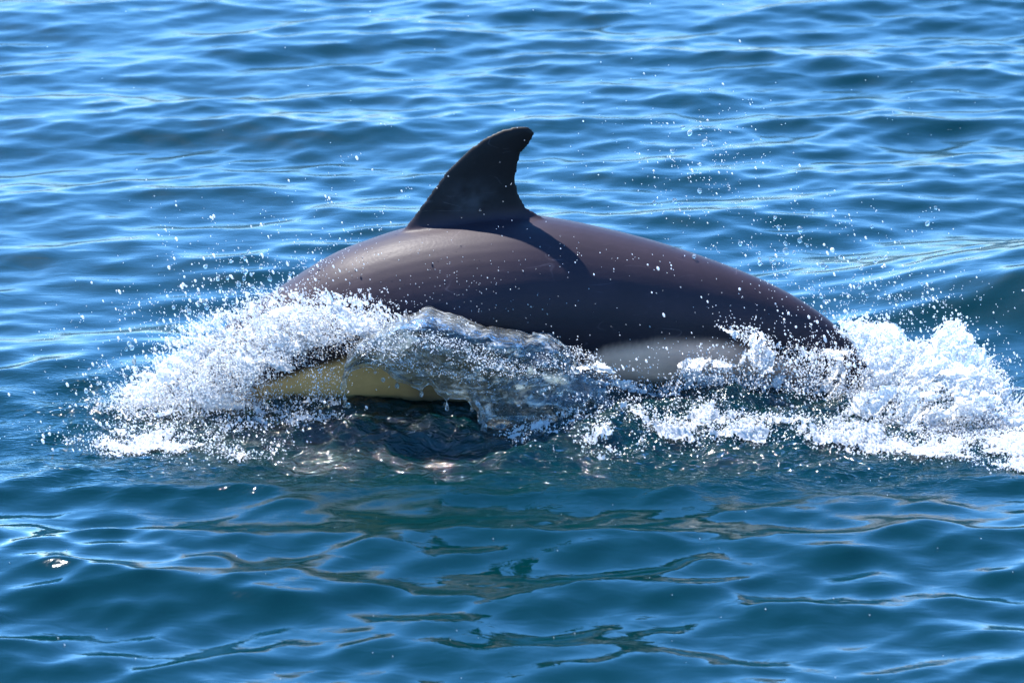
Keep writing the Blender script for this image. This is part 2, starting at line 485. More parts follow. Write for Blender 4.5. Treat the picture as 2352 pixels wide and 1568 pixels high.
# flukes: two swept blades, spread sideways from the tail stock
tail = cen[-12]; tdir = np.array([tan[-9, 0], 0, tan[-9, 1]]); tdir = tdir / np.linalg.norm(tdir)
tn = np.array([nrm[-9, 0], 0, nrm[-9, 1]])
for s in (-1, 1):
    rows = []; tk = []
    for q in np.linspace(0, 1, 8):
        lead = tail + tdir * (-0.02 + 0.15 * q ** 1.3) + np.array([0, s * (0.27 * q - 0.012), 0])
        trail = tail + tdir * (0.13 + 0.055 * q - 0.03 * (1 - q) ** 4) + np.array([0, s * (0.27 * q ** 0.98 - 0.012), 0])
        rows.append((lead, trail)); tk.append(0.016 * (1 - q) + 0.006)
    rr = [[p + tn * y for p, y in ring] for ring in foil(rows, tk)]
    parts.append(loft(np.array(rr)))
# flippers
for s in (-1, 1):
    base = at(600, 925, 0.0) ; base[1] = s * 0.115
    d = np.array([0.86, s * 0.25, -0.44]); d /= np.linalg.norm(d)
    fw = np.array([-0.75, 0, -0.62]); fw -= d * np.dot(fw, d); fw /= np.linalg.norm(fw)
    nn = np.cross(d, fw)
    rows = []; tk = []
    for q in np.linspace(-0.15, 1, 9):
        w = 0.062 * (1 - max(q, 0) ** 2.2) + 0.008
        back = 0.05 * max(q, 0) ** 2
        c0 = base + d * 0.24 * q - fw * back
        rows.append((c0 + fw * w, c0 - fw * w)); tk.append(0.016 * (1 - max(q, 0)) + 0.006)
    rr = [[p + nn * y for p, y in ring] for ring in foil(rows, tk)]
    parts.append(loft(np.array(rr)))

vv = []; ff = []; off = 0
for v, f in parts:
    vv.append(v); ff.append(f + off); off += len(v)
me = mesh_from('dolphin_raw', np.concatenate(vv), np.concatenate(ff))
bm = bmesh.new(); bm.from_mesh(me)
bmesh.ops.recalc_face_normals(bm, faces=bm.faces); bm.to_mesh(me); bm.free()
tmp = add_obj('tmp', me)
md = tmp.modifiers.new('r', 'REMESH'); md.mode = 'VOXEL'; md.voxel_size = 0.0058
md = tmp.modifiers.new('s', 'SMOOTH'); md.factor = 0.5; md.iterations = 5
dm = bake(tmp)
dm.name = 'dolphin'

# pigment: dark cape, ochre front flank, pale rear flank, darker lower flank; brown belly and black fin hold painted shade
nv = len(dm.vertices); co = np.empty(nv * 3, np.float32); dm.vertices.foreach_get('co', co); co = co.reshape(-1, 3).astype(float)
near_i = np.empty(nv, int)
for a in range(0, nv, 20000):
    d2 = ((co[a:a + 20000, None, 0] - cen[None, :, 0]) ** 2 + (co[a:a + 20000, None, 2] - cen[None, :, 2]) ** 2)
    near_i[a:a + 20000] = np.argmin(d2, 1)
rel = co - cen[near_i]
vz = (rel[:, 0] * nrm[near_i, 0] + rel[:, 2] * nrm[near_i, 1]) / half_h[near_i]      # -1 belly .. 1 back
u = S[near_i, 0]                                                                       # along the animal
wob = fbm(co * 6.0, 3, 5) * 0.06
cape = np.array([0.0170, 0.0105, 0.0155]); black = np.array([0.0022, 0.0016, 0.0022]); slate = np.array([0.0045, 0.0045, 0.009])
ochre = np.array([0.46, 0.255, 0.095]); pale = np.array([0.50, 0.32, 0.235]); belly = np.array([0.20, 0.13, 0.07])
def mixc(c, d, w): return c * (1 - w[:, None]) + d * w[:, None]
c = np.tile(cape, (nv, 1))
vline = np.interp(u, [150, 600, 1000, 1200, 1500, 2100], [0.15, 0.12, 0.10, 0.22, 0.30, 0.4])
c = mixc(c, black, smooth01(0.28, -0.05, vz - vline + 0.12 + wob) * smooth01(1330, 1130, u + 260 * vz))
c = mixc(c, slate, smooth01(0.22, -0.10, vz - vline + 0.1 + wob) * smooth01(1130, 1330, u + 260 * vz))
oedge = np.interp(u, [150, 500, 800, 1000, 1150, 1300], [0.0, 0.0, 0.0, -0.08, -0.32, -0.7])
och = mixc(np.tile(ochre, (nv, 1)), np.array([0.17, 0.105, 0.05]), smooth01(780, 900, u))  # ochre turns browner towards the tail
c = mixc(c, och, smooth01(0.06, -0.08, vz - oedge + wob) * smooth01(1320, 1150, u))
pedge = np.interp(u, [1290, 1350, 1440, 1560, 1700, 1850, 2000], [-0.95, -0.62, -0.26, -0.06, -0.02, -0.05, -0.20])
c = mixc(c, pale, smooth01(0.12, -0.14, vz - pedge + wob) * smooth01(1270, 1380, u) * smooth01(2020, 1850, u))
c = mixc(c, belly, smooth01(-0.62, -0.80, vz + wob))  # belly browned: shadow and water film painted into the colour
infin = smooth01(1.0, 1.2, vz)
c = mixc(c, np.array([0.0018, 0.0016, 0.0024]), infin)  # near-black fin: its backlit shade is painted into the skin colour
gp = np.exp(-(((co[:, 0] - at(1080, 460, 0.0)[0]) / 0.06) ** 2 + ((co[:, 2] - at(1080, 462, 0.0)[2]) / 0.05) ** 2)) * (0.6 + 0.9 * fbm(co * 45, 3, 8))
c = mixc(c, np.array([0.025, 0.025, 0.03]), np.clip(gp, 0, 1) * infin)
limb = (np.abs(rel[:, 1]) > half_w[near_i] * 1.12 + 0.004)
c[limb] = slate
ca = dm.color_attributes.new('pigment_and_shade', 'FLOAT_COLOR', 'POINT')
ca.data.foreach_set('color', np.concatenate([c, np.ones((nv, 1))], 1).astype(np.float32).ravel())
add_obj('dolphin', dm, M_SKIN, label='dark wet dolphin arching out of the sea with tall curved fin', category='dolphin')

def body_near(px, py):
    """y of the near flank of the animal for a picture note (0 where the note misses the body)."""
    P = at(px, py, -0.1 * np.ones_like(np.asarray(px, float)))
    c3, h3, w3 = cen[::4], half_h[::4], half_w[::4]
    d2 = (P[:, None, 0] - c3[None, :, 0]) ** 2 + (P[:, None, 2] - c3[None, :, 2]) ** 2
    k = np.argmin(d2, 1); d = np.sqrt(d2[np.arange(len(k)), k]) / h3[k]
    return -w3[k] * np.sqrt(np.clip(1 - d * d, 0, 1))

# ------------------------------------------------------------------ splash
def in_poly(px, py, poly):
    poly = np.asarray(poly, float); x1, y1 = poly[:, 0], poly[:, 1]
    x2, y2 = np.roll(x1, -1), np.roll(y1, -1)
    ins = np.zeros(len(px), bool)
    for a, b, c2, d in zip(x1, y1, x2, y2):
        if b == d: continue
        hit = ((b > py) != (d > py)) & (px < (c2 - a) * (py - b) / (d - b) + a)
        ins ^= hit
    return ins

def sample_poly(poly, n):
    poly = np.asarray(poly, float); lo, hi = poly.min(0), poly.max(0)
    out = np.zeros((0, 2))
    while len(out) < n:
        q = rng.uniform(lo, hi, (n * 2, 2)); out = np.concatenate([out, q[in_poly(q[:, 0], q[:, 1], poly)]])
    return out[:n]

def ligaments(bases, dirs, lengths, r0, steps=9, grav=0.6):
    """Tapering threads of water, each ending in a bead."""
    P = []; R = []
    for b, d, l, r in zip(bases, dirs, lengths, r0):
        d = d / np.linalg.norm(d)
        side = rng.normal(0, 0.25, 3)
        for q in np.linspace(0, 1, steps):
            p = b + d * l * q + np.array([0, 0, -grav * l * q * q * 0.5]) + side * l * 0.35 * q * q
            P.append(p); R.append(r * (1 - 0.72 * q))
        P.append(p + d * 0.002); R.append(r * rng.uniform(0.55, 1.0))
    return np.array(P), np.array(R)

def liquid_mesh(name, P, R, voxel=0.003, smooth=1):
    """Particles melted together into one liquid skin."""
    me = mesh_from(name + '_pts', P, np.zeros((0, 3), int))
    a = me.attributes.new('rad', 'FLOAT', 'POINT'); a.data.foreach_set('value', np.asarray(R, np.float32))
    o = add_obj('tmp', me)
    ng = bpy.data.node_groups.new(name, 'GeometryNodeTree')
    ng.interface.new_socket('Geometry', in_out='INPUT', socket_type='NodeSocketGeometry')
    ng.interface.new_socket('Geometry', in_out='OUTPUT', socket_type='NodeSocketGeometry')
    gi = ng.nodes.new('NodeGroupInput'); go = ng.nodes.new('NodeGroupOutput')
    at_ = ng.nodes.new('GeometryNodeInputNamedAttribute'); at_.data_type = 'FLOAT'; at_.inputs[0].default_value = 'rad'
    mp = ng.nodes.new('GeometryNodeMeshToPoints'); ng.links.new(gi.outputs[0], mp.inputs['Mesh'])
    ng.links.new(at_.outputs[0], mp.inputs['Radius'])
    pv = ng.nodes.new('GeometryNodePointsToVolume'); pv.resolution_mode = 'VOXEL_SIZE'
    pv.inputs['Voxel Size'].default_value = voxel; pv.inputs['Density'].default_value = 1.0
    ng.links.new(mp.outputs[0], pv.inputs['Points']); ng.links.new(at_.outputs[0], pv.inputs['Radius'])
    vm = ng.nodes.new('GeometryNodeVolumeToMesh'); vm.resolution_mode = 'GRID'
    vm.inputs['Threshold'].default_value = 0.1; vm.inputs['Adaptivity'].default_value = 0.0
    ng.links.new(pv.outputs[0], vm.inputs['Volume']); ng.links.new(vm.outputs[0], go.inputs[0])
    m = o.modifiers.new('g', 'NODES'); m.node_group = ng
    if smooth:
        s = o.modifiers.new('s', 'SMOOTH'); s.factor = 0.5; s.iterations = smooth
    out = bake(o); out.name = name
    bpy.data.node_groups.remove(ng)
    return out

def spheres_mesh(name, P, R, base=ICO1, stretch=None):
    v0, f0 = base
    n = len(P)
    sc = np.asarray(R)[:, None, None] * v0[None]
    if stretch is not None:
        d, k = stretch
        sc = sc + (sc @ d)[..., None] * d[None, None, :] * (k[:, None, None] - 1)
    v = (np.asarray(P)[:, None, :] + sc).reshape(-1, 3)
    f = (f0[None] + (np.arange(n) * len(v0))[:, None, None]).reshape(-1, 3)
    return mesh_from(name, v, f)

def froth(poly, n, dy0, dy1, freq, thr, seed, flow, minr=.0016, maxr=.006, soft=0.25, body=True):
    """Froth particles inside an outline, clumped along a flow direction."""
    q = sample_poly(poly, n)
    by = body_near(q[:, 0], q[:, 1]) if body else np.zeros(len(q))
    dep = by - (dy0 + (dy1 - dy0) * rng.uniform(0, 1, len(q)) ** 1.5)
    P = at(q[:, 0], q[:, 1], dep)
    fl = np.array(flow) / np.linalg.norm(flow)
    al = P @ fl
    Q = P * freq - np.outer(al, fl) * freq * 0.8
    den = fbm(Q, 4, seed, 0.6)
    keep = den + rng.normal(0, soft * 0.4, len(q)) > thr
    P = P[keep]; den = den[keep]
    R = minr + (maxr - minr) * rng.uniform(0, 1, len(P)) ** 3
    # short threads: each blob drags one or two smaller ones along the flow
    dv = fl + rng.normal(0, 0.35, (len(P), 3))
    P = np.concatenate([P, P - dv * (R * 1.3)[:, None], P - dv * (R * 2.4)[:, None]])
    R = np.concatenate([R, R * 0.8, R * 0.55])
    return P, np.maximum(R, 0.0016), q[keep]

OCT = (np.array([(1, 0, 0), (-1, 0, 0), (0, 1, 0), (0, -1, 0), (0, 0, 1), (0, 0, -1)], float),
       np.array([(0, 2, 4), (2, 1, 4), (1, 3, 4), (3, 0, 4), (2, 0, 5), (1, 2, 5), (3, 1, 5), (0, 3, 5)]))

def arrays(me):
    c = np.empty(len(me.vertices) * 3, np.float32); me.vertices.foreach_get('co', c)
    me.calc_loop_triangles()
    f = np.empty(len(me.loop_triangles) * 3, np.int32); me.loop_triangles.foreach_get('vertices', f)
    bpy.data.meshes.remove(me)
    return c.reshape(-1, 3).astype(float), f.reshape(-1, 3)

def join(name, lst):
    vv = []; ff = []; o = 0
    for v, f in lst:
        vv.append(v); ff.append(f + o); o += len(v)
    return mesh_from(name, np.concatenate(vv), np.concatenate(ff))

def film(poly, dy, thr, seed, flow, freq=15, amp=0.05, step=2.6, ragged=22, body=True, aniso=0.8):
    """A torn, crumpled skin of froth: a sheet with real relief and holes."""
    poly = np.asarray(poly, float); lo, hi = poly.min(0) - 20, poly.max(0) + 20
    gx = np.arange(lo[0], hi[0], step); gy = np.arange(lo[1], hi[1], step)
    X, Y = np.meshgrid(gx, gy); q = np.stack([X.ravel(), Y.ravel()], 1)
    w = np.stack([fbm(np.stack([q[:, 0] / 60, q[:, 1] / 60, 0 * q[:, 0]], 1), 4, seed + 7, .65), fbm(np.stack([q[:, 0] / 60, q[:, 1] / 60, 0 * q[:, 0] + 9], 1), 4, seed + 8, .65)], 1)
    inside = in_poly(q[:, 0] + w[:, 0] * ragged, q[:, 1] + w[:, 1] * ragged, poly)
    by = body_near(q[:, 0], q[:, 1]) if body else np.zeros(len(q))
    P = at(q[:, 0], q[:, 1], by - dy)
    fl = np.array(flow, float) / np.linalg.norm(flow)
    Q = P * freq - np.outer(P @ fl, fl) * freq * aniso
    Q = Q + 0.9 * np.stack([noise3(P * 9, seed + 11), noise3(P * 9 + 5, seed + 12), noise3(P * 9 + 11, seed + 13)], 1)
    den = fbm(Q, 5, seed, 0.62)
    rel = np.abs(noise3(Q * 0.8, seed + 1)) * amp + np.abs(noise3(Q * 2.3, seed + 2)) * amp * 0.45 + fbm(Q * 5, 3, seed + 3, .7) * amp * 0.22
    P = P + rel[:, None] * np.array([0, -1, 0.25]) + rng.normal(0, 0.0009, P.shape)
    sh = sea_field(P[:, 0], P[:, 1])[0]
    inside &= P[:, 2] > sh - 0.045
    P[:, 2] = np.maximum(P[:, 2], sh + 0.002 + 0.010 * np.abs(noise3(Q * 2, seed + 5)))
    ok = (inside & (den > thr)).reshape(X.shape)
    keep = ok[:-1, :-1] & ok[:-1, 1:] & ok[1:, 1:] & ok[1:, :-1]
    idx = np.arange(X.size).reshape(X.shape)
    a, b, c, d = idx[:-1, :-1][keep], idx[:-1, 1:][keep], idx[1:, 1:][keep], idx[1:, :-1][keep]
    f = np.concatenate([np.stack([a, c, b], 1), np.stack([a, d, c], 1)])
    used = np.unique(f); m = np.zeros(X.size, int); m[used] = np.arange(len(used))
    return P[used], m[f]

def ground(px, py):
    d = RIGHT * ((px - W0 / 2) / FPX)[:, None] + UP * (-(py - H0 / 2) / FPX)[:, None] + FWD
    P = CAM + d * (-CAM[2] / d[:, 2])[:, None]
    P[:, 2] = sea_field(P[:, 0], P[:, 1])[0]
    return P

def surface_foam(poly, n_beads, thr, seed, step=2.6, ragged=24):
    """Lacy foam and beads lying on the water."""
    poly = np.asarray(poly, float); lo, hi = poly.min(0) - 20, poly.max(0) + 20
    X, Y = np.meshgrid(np.arange(lo[0], hi[0], step), np.arange(lo[1], hi[1], step * 0.6)); q = np.stack([X.ravel(), Y.ravel()], 1)
    w = fbm(np.stack([q[:, 0] / 70, q[:, 1] / 25, 0 * q[:, 0]], 1), 4, seed + 7, .65)
    inside = in_poly(q[:, 0] + w * ragged * 1.5, q[:, 1] + w * ragged * .6, poly)
    P = ground(q[:, 0], q[:, 1])
    Q = P * np.array([11, 14, 10])
    den = fbm(Q, 6, seed, 0.8)
    P[:, 2] += 0.004 + np.abs(noise3(Q * 2.5, seed + 1)) * 0.008 + fbm(Q * 7, 2, seed + 3) * 0.004
    P += rng.normal(0, 0.0008, P.shape)
    ok = (inside & (den > thr)).reshape(X.shape)
    keep = ok[:-1, :-1] & ok[:-1, 1:] & ok[1:, 1:] & ok[1:, :-1]
    idx = np.arange(X.size).reshape(X.shape)
    a, b, c, d = idx[:-1, :-1][keep], idx[:-1, 1:][keep], idx[1:, 1:][keep], idx[1:, :-1][keep]
    f = np.concatenate([np.stack([a, c, b], 1), np.stack([a, d, c], 1)])
    used = np.unique(f); m = np.zeros(X.size, int); m[used] = np.arange(len(used))
    q = sample_poly(poly, n_beads) + rng.normal(0, 8, (n_beads, 2)); B = ground(q[:, 0], q[:, 1])
    dn = fbm(B * np.array([11, 14, 10]), 6, seed, 0.8) + rng.normal(0, .12, n_beads)
    B = B[dn > thr - 0.05]; B[:, 2] += rng.uniform(0, 0.022, len(B)) ** 1.0
    R = .0009 + .0024 * rng.uniform(0, 1, len(B)) ** 3
    v, fo = OCT
    return [(P[used], m[f]), ((B[:, None] + R[:, None, None] * v[None]).reshape(-1, 3), (fo[None] + (np.arange(len(B)) * 6)[:, None, None]).reshape(-1, 3))]

def beads(poly, n, dy0, dy1, freq, thr, seed, flow, rlo=.0008, rhi=.0026, body=True, ragged=26):
    """Fine froth beads, clumped in streaks."""
    q = sample_poly(poly, n) + rng.normal(0, ragged * .35, (n, 2)) * (rng.uniform(0, 1, (n, 1)) ** 2) * 2
    by = body_near(q[:, 0], q[:, 1]) if body else np.zeros(n)
    P = at(q[:, 0], q[:, 1], by - (dy0 + (dy1 - dy0) * rng.uniform(0, 1, n)))
    fl = np.array(flow, float) / np.linalg.norm(flow)
    Q = P * freq - np.outer(P @ fl, fl) * freq * 0.80
    den = fbm(Q, 4, seed, 0.62) + rng.normal(0, .10, n)
    P = P[den > thr]
    sh = sea_field(P[:, 0], P[:, 1])[0]
    P = P[P[:, 2] > sh - 0.04]; sh = sea_field(P[:, 0], P[:, 1])[0]
    P[:, 2] = np.maximum(P[:, 2], sh + rng.uniform(0, 0.02, len(P)))
    R = rlo + (rhi - rlo) * rng.uniform(0, 1, len(P)) ** 2.5
    v, f = OCT
    ax = fl + rng.normal(0, 0.45, (len(P), 3)); ax /= np.linalg.norm(ax, axis=1)[:, None]
    el = 1 + 2.2 * rng.uniform(0, 1, len(P)) ** 2
    w = R[:, None, None] * v[None]
    w = w + np.einsum('nki,ni->nk', w, ax)[..., None] * ax[:, None, :] * (el - 1)[:, None, None]
    vv = (P[:, None] + w).reshape(-1, 3)
    return vv, (f[None] + (np.arange(len(P)) * 6)[:, None, None]).reshape(-1, 3)

# --- bow splash -------------------------------------------------
BOW = [(140, 1000), (215, 955), (290, 880), (370, 805), (440, 745), (520, 715), (600, 668), (650, 672), (720, 676), (790, 682), (850, 692), (900, 720),
       (945, 745), (985, 800), (900, 828), (800, 808), (740, 822), (655, 848), (595, 895), (565, 955), (640, 985), (480, 1015), (330, 1045), (230, 1020)]
BOW_CORE = [(230, 985), (310, 890), (400, 815), (480, 770), (560, 740), (660, 700), (760, 705), (860, 715), (900, 745), (800, 780), (700, 805), (605, 850), (550, 925), (430, 985), (310, 1010)]
BOWLOW = [(590, 860), (700, 835), (810, 845), (800, 900), (720, 940), (600, 960), (530, 965)]
p1, r1, _ = froth(BOW, 500, 0.02, 0.16, 14, 0.0, 51, (-0.7, -0.3, 0.6))
p2, r2, _ = froth(BOW_CORE, 500, 0.03, 0.18, 16, -0.1, 52, (-0.7, -0.3, 0.6), .0016, .0065)
nl = 260
edge = np.array(BOW[:13], float)
tq = rng.uniform(0, len(edge) - 1.001, nl); ki = tq.astype(int); fr = (tq - ki)[:, None]
eq = edge[ki] * (1 - fr) + edge[ki + 1] * fr + rng.normal(0, 10, (nl, 2)) + np.array([6, 14])
lb = at(eq[:, 0], eq[:, 1], body_near(eq[:, 0], eq[:, 1]) - rng.uniform(0, .13, nl))
ld = np.stack([rng.normal(-0.35, 0.5, nl), rng.normal(-0.15, 0.4, nl), rng.normal(0.9, 0.3, nl)], 1)
p3, r3 = ligaments(lb, ld, rng.uniform(.012, .05, nl), rng.uniform(.0028, .0048, nl))
FL = (-0.75, -0.2, 0.6)
me = join('bow_splash', [arrays(liquid_mesh('bow_splash', np.concatenate([p1, p2, p3]), np.concatenate([r1, r2, r3]))),
    film(BOW_CORE, 0.04, -0.22, 151, FL, ragged=40), film(BOW, 0.075, 0.10, 152, FL, ragged=45), film(BOW_CORE, 0.12, 0.02, 153, FL, 20),
    beads(BOW_CORE, 34000, 0.0, 0.20, 18, -0.12, 154, FL, .0007, .0022), beads(BOW, 34000, 0.0, 0.20, 15, 0.03, 155, FL, .0006, .0022, ragged=60),
    beads(BOWLOW, 2600, 0.06, 0.2, 20, 0.06, 157, (-0.3, -0.2, -0.9), .0007, .002)]
    + surface_foam([(130, 1000), (260, 985), (450, 985), (640, 950), (780, 955), (800, 985), (720, 1015), (560, 1050), (420, 1062), (280, 1048), (190, 1020)], 9000, 0.10, 301))
add_obj('bow_splash', me, M_FROTH, label='white frothy bow splash bursting over the dolphin\'s head', category='splash', kind='stuff')

# --- tail splash ------------------------------------------------
TAIL = [(1930, 745), (1985, 735), (2040, 752), (2090, 790), (2140, 790), (2175, 748), (2200, 745), (2215, 790), (2260, 815), (2290, 860), (2330, 915), (2420, 960),
        (2460, 1090), (2300, 1080), (2180, 1060), (2050, 1040), (1930, 1010), (1980, 930), (1990, 850)]
MID = [(1640, 745), (1730, 752), (1800, 790), (1880, 800), (1960, 800), (2000, 900), (2010, 1010), (1850, 1020), (1680, 1015), (1540, 1000), (1460, 985), (1500, 930), (1560, 840), (1600, 820), (1690, 830), (1720, 790)]
TAILF = [(1960, 900), (2150, 880), (2330, 930), (2500, 980), (2500, 1080), (2200, 1058), (2000, 1035), (1900, 1010)]
LACE = [(1180, 880), (1270, 800), (1335, 800), (1420, 868), (1520, 900), (1600, 930), (1640, 1000), (1500, 1010), (1380, 985), (1250, 975), (1130, 960)]
SPARK = [(790, 805), (900, 765), (1000, 770), (1110, 790), (1220, 840), (1300, 870), (1180, 890), (1050, 865), (950, 850), (860, 838)]
BAND = [(1450, 985), (1540, 955), (1640, 945), (1760, 965), (1880, 975), (2000, 985), (2080, 1030), (1960, 1025), (1780, 1022), (1600, 1020), (1480, 1010)]
p1, r1, _ = froth(TAIL, 1200, -0.20, 0.20, 13, -0.05, 61, (0.5, 0, 0.8), .0016, .0065, body=False)
p2, r2, _ = froth(MID, 1200, 0.01, 0.10, 17, 0.12, 62, (0.2, -0.3, 0.9), .0015, .0055)
p4, r4, _ = froth(BAND, 500, 0.04, 0.12, 18, -0.05, 63, (0.9, -0.2, 0.1), .0016, .0055)
nl = 220
edge = np.array(TAIL[:12], float)
tq = rng.uniform(0, len(edge) - 1.001, nl); ki = tq.astype(int); fr = (tq - ki)[:, None]
eq = edge[ki] * (1 - fr) + edge[ki + 1] * fr + rng.normal(0, 9, (nl, 2)) + np.array([-4, 14])
lb = at(eq[:, 0], eq[:, 1], rng.uniform(-.12, .22, nl))
ld = np.stack([rng.normal(0.35, 0.5, nl), rng.normal(0, 0.4, nl), rng.normal(0.9, 0.3, nl)], 1)
p3, r3 = ligaments(lb, ld, rng.uniform(.012, .055, nl), rng.uniform(.0028, .005, nl))
FT = (0.5, -0.1, 0.8)
me = join('tail_splash', [arrays(liquid_mesh('tail_splash', np.concatenate([p1, p2, p4, p3]), np.concatenate([r1, r2, r4, r3]))),
    film(TAIL, 0.0, -0.30, 161, FT, body=False, aniso=.4, ragged=40), film(TAIL, 0.10, -0.02, 162, FT, 18, body=False, aniso=.5, ragged=40), film(TAIL, -0.15, -0.2, 163, FT, body=False, aniso=.4, ragged=40),
    film(TAILF, 0.24, -0.08, 175, FT, 16, body=False, aniso=.3, ragged=40), beads(TAILF, 16000, 0.15, 0.32, 16, -0.08, 176, FT, body=False),
    film(MID, 0.06, 0.02, 164, (0.2, -0.3, 0.9), 20, 0.04, aniso=.5), film(BAND, 0.05, -0.1, 165, (0.9, -0.2, 0.1), 18, 0.04), film(LACE, 0.13, 0.02, 171, (0.85, -0.2, -0.45), 34, 0.02, aniso=.5, ragged=40),
    beads(LACE, 12000, 0.08, 0.18, 20, 0.03, 173, (0.85, -0.2, -0.45), .0007, .0020), beads(SPARK, 7000, 0.16, 0.23, 26, 0.10, 174, (0.9, -0.2, -0.2), .0006, .0017),
    beads(TAIL, 34000, -0.2, 0.22, 16, -0.1, 166, FT, body=False), beads(MID, 22000, 0.0, 0.16, 20, 0.03, 167, (0.2, -0.3, 0.9)), beads(BAND, 10000, 0.02, 0.14, 20, -0.05, 168, (0.9, -.2, .1))]
    + surface_foam([(1140, 1012), (1290, 992), (1480, 985), (1520, 1030), (1380, 1052), (1240, 1045)], 3500, 0.12, 305)
    + surface_foam([(1430, 1000), (1600, 985), (1800, 1000), (2000, 1010), (1960, 1035), (1700, 1030), (1520, 1028)], 6000, -0.02, 302)
    + surface_foam([(1900, 1005), (2200, 1000), (2500, 1000), (2500, 1095), (2330, 1082), (2200, 1064), (2050, 1052), (1900, 1034)], 11000, -0.15, 303)
    )
add_obj('tail_splash', me, M_FROTH, label='white churned splash heaped round the dolphin\'s tail', category='splash', kind='stuff')

# --- clear sheet of water sliding off the flank -----------------
TOP = np.array([(800, 800), (850, 760), (900, 728), (945, 714), (1000, 711), (1060, 724), (1112, 748), (1180, 750), (1250, 764), (1300, 790), (1340, 835), (1400, 872), (1490, 915), (1580, 975)], float)
BOT = np.array([(785, 892), (806, 850), (842, 838), (880, 844), (912, 868), (966, 888), (986, 876), (1014, 905), (1074, 916), (1100, 945), (1114, 1005), (1200, 1018), (1310, 1022), (1440, 1020), (1575, 1012)], float)
nu, nv_ = 240, 90
def along(P, n):
    return catmull(np.concatenate([P, np.zeros((len(P), 1))], 1), n)[:, :2]
tp, bp = along(TOP, nu), along(BOT, nu)
tp[:, 1] += 14 * fbm(np.stack([tp[:, 0] / 38, 0 * tp[:, 0], 0 * tp[:, 0]], 1), 3, 77, .6) + 5
vv_ = np.linspace(0, 1, nv_)
px = tp[:, None, 0] * (1 - vv_) + bp[:, None, 0] * vv_
py = tp[:, None, 1] * (1 - vv_) + bp[:, None, 1] * vv_
y_top = body_near(tp[:, 0], tp[:, 1]) - 0.004
y_bot = np.minimum(y_top, -0.20) - 0.09
Yp = y_top[:, None] * (1 - vv_) + y_bot[:, None] * vv_ - 0.085 * np.sin(math.pi * vv_ ** 0.55)[None, :]
Pm = at(px, py, Yp)
bil = 0.012 + 0.016 * noise3(Pm * np.array([15, 15, 20]), 70) + 0.008 * noise3(Pm * np.array([34, 34, 42]) + 3, 71) + 0.0035 * noise3(Pm * np.array([70, 80, 90]), 72)
edgefade = (np.minimum(1, vv_ / 0.06) * np.minimum(1, (1 - vv_) / 0.06 + 0.3))[None, :]
Pm = Pm + bil[..., None] * edgefade[..., None] * np.array([-0.05, -0.9, 0.45])
def grid_solid(Pm, th):
    n, m = Pm.shape[:2]
    du = np.gradient(Pm, axis=0); dv = np.gradient(Pm, axis=1)
    nn = np.cross(du, dv); nn /= np.linalg.norm(nn, axis=2)[..., None] + 1e-9
    A = (Pm + nn * th[..., None] / 2).reshape(-1, 3); B = (Pm - nn * th[..., None] / 2).reshape(-1, 3)
    idx = np.arange(n * m).reshape(n, m)
    q = np.stack([idx[:-1, :-1], idx[1:, :-1], idx[1:, 1:], idx[:-1, 1:]], -1).reshape(-1, 4)
    f = [q, q[:, ::-1] + n * m]
    loop = np.concatenate([idx[0, :-1], idx[:-1, -1], idx[-1, :0:-1], idx[:0:-1, 0]])
    nx_ = np.roll(loop, -1)
    f.append(np.stack([loop, nx_, nx_ + n * m, loop + n * m], -1)[:, ::-1])
    f = np.concatenate(f)
    f = np.concatenate([f[:, [0, 1, 2]], f[:, [0, 2, 3]]])
    return np.concatenate([A, B]), f
th_ = 0.007 + 0.004 * noise3(Pm * 25, 73)
sv, sf = grid_solid(Pm, th_)
# rounded rim along the hanging lower edge, with drips
rimP = Pm[:150, -1]; rp = []; rr_ = []
for k in range(len(rimP) - 1):
    for q in np.linspace(0, 1, 5)[:-1]:
        rp.append(rimP[k] * (1 - q) + rimP[k + 1] * q); rr_.append(0.0062 + 0.0018 * math.sin(k * 0.37) * math.sin(k * .13))
for (dx, dy, ln, rad) in ((790, 885, .05, .009), (912, 868, .022, .006), (966, 890, .018, .008), (1025, 912, .03, .007), (1113, 1000, .03, .009), (1082, 925, .02, .006), (860, 845, .012, .005)):
    yy_ = float(np.interp(dx, bp[:, 0], y_bot)) - 0.004
    b = at(dx, dy, yy_)
    for q in np.linspace(0, 1, 9):
        rp.append(b + np.array([0.002 * q, 0, -ln * q])); rr_.append(rad * (1 - 0.65 * math.sin(math.pi * min(q, .7) / .7 * .9)) if q < .8 else rad * .85)
for line, rad, yo in (([(1108, 985), (1125, 1012), (1170, 1020), (1215, 1018), (1255, 1000), (1290, 1000), (1335, 1025)], .0055, -.33), ([(1190, 930), (1230, 905), (1262, 890)], .006, -.335),
                     ([(1080, 905), (1105, 940), (1112, 975), (1116, 1012)], .0065, -.325), 
                     ([(850, 800), (930, 790), (1010, 800), (1090, 830), (1160, 845)], .005, -.325), ([(1225, 765), (1290, 790), (1318, 825), (1322, 850)], .0045, -.26)):
    ln_ = catmull(np.array([(a, b, 0) for a, b in line], float), 70)
    pp = at(ln_[:, 0], ln_[:, 1], yo + 0.008 * np.sin(np.arange(70) * .21))
    rp.extend(list(pp)); rr_.extend(list(rad * (0.75 + 0.4 * np.abs(np.sin(np.arange(70) * .17 + rad * 900)))))
rv, rf_ = spheres_mesh('x', np.array(rp), np.array(rr_), ICO1), None
x = rv; n_ = len(x.vertices); cc = np.empty(n_ * 3, np.float32); x.vertices.foreach_get('co', cc)
fi = np.empty(len(x.polygons) * 3, np.int32); x.polygons.foreach_get('vertices', fi)
me = mesh_from('sheet_raw', np.concatenate([sv, cc.reshape(-1, 3)]), np.concatenate([sf, fi.reshape(-1, 3) + len(sv)]))
bpy.data.meshes.remove(x)
tmp = add_obj('tmp', me)
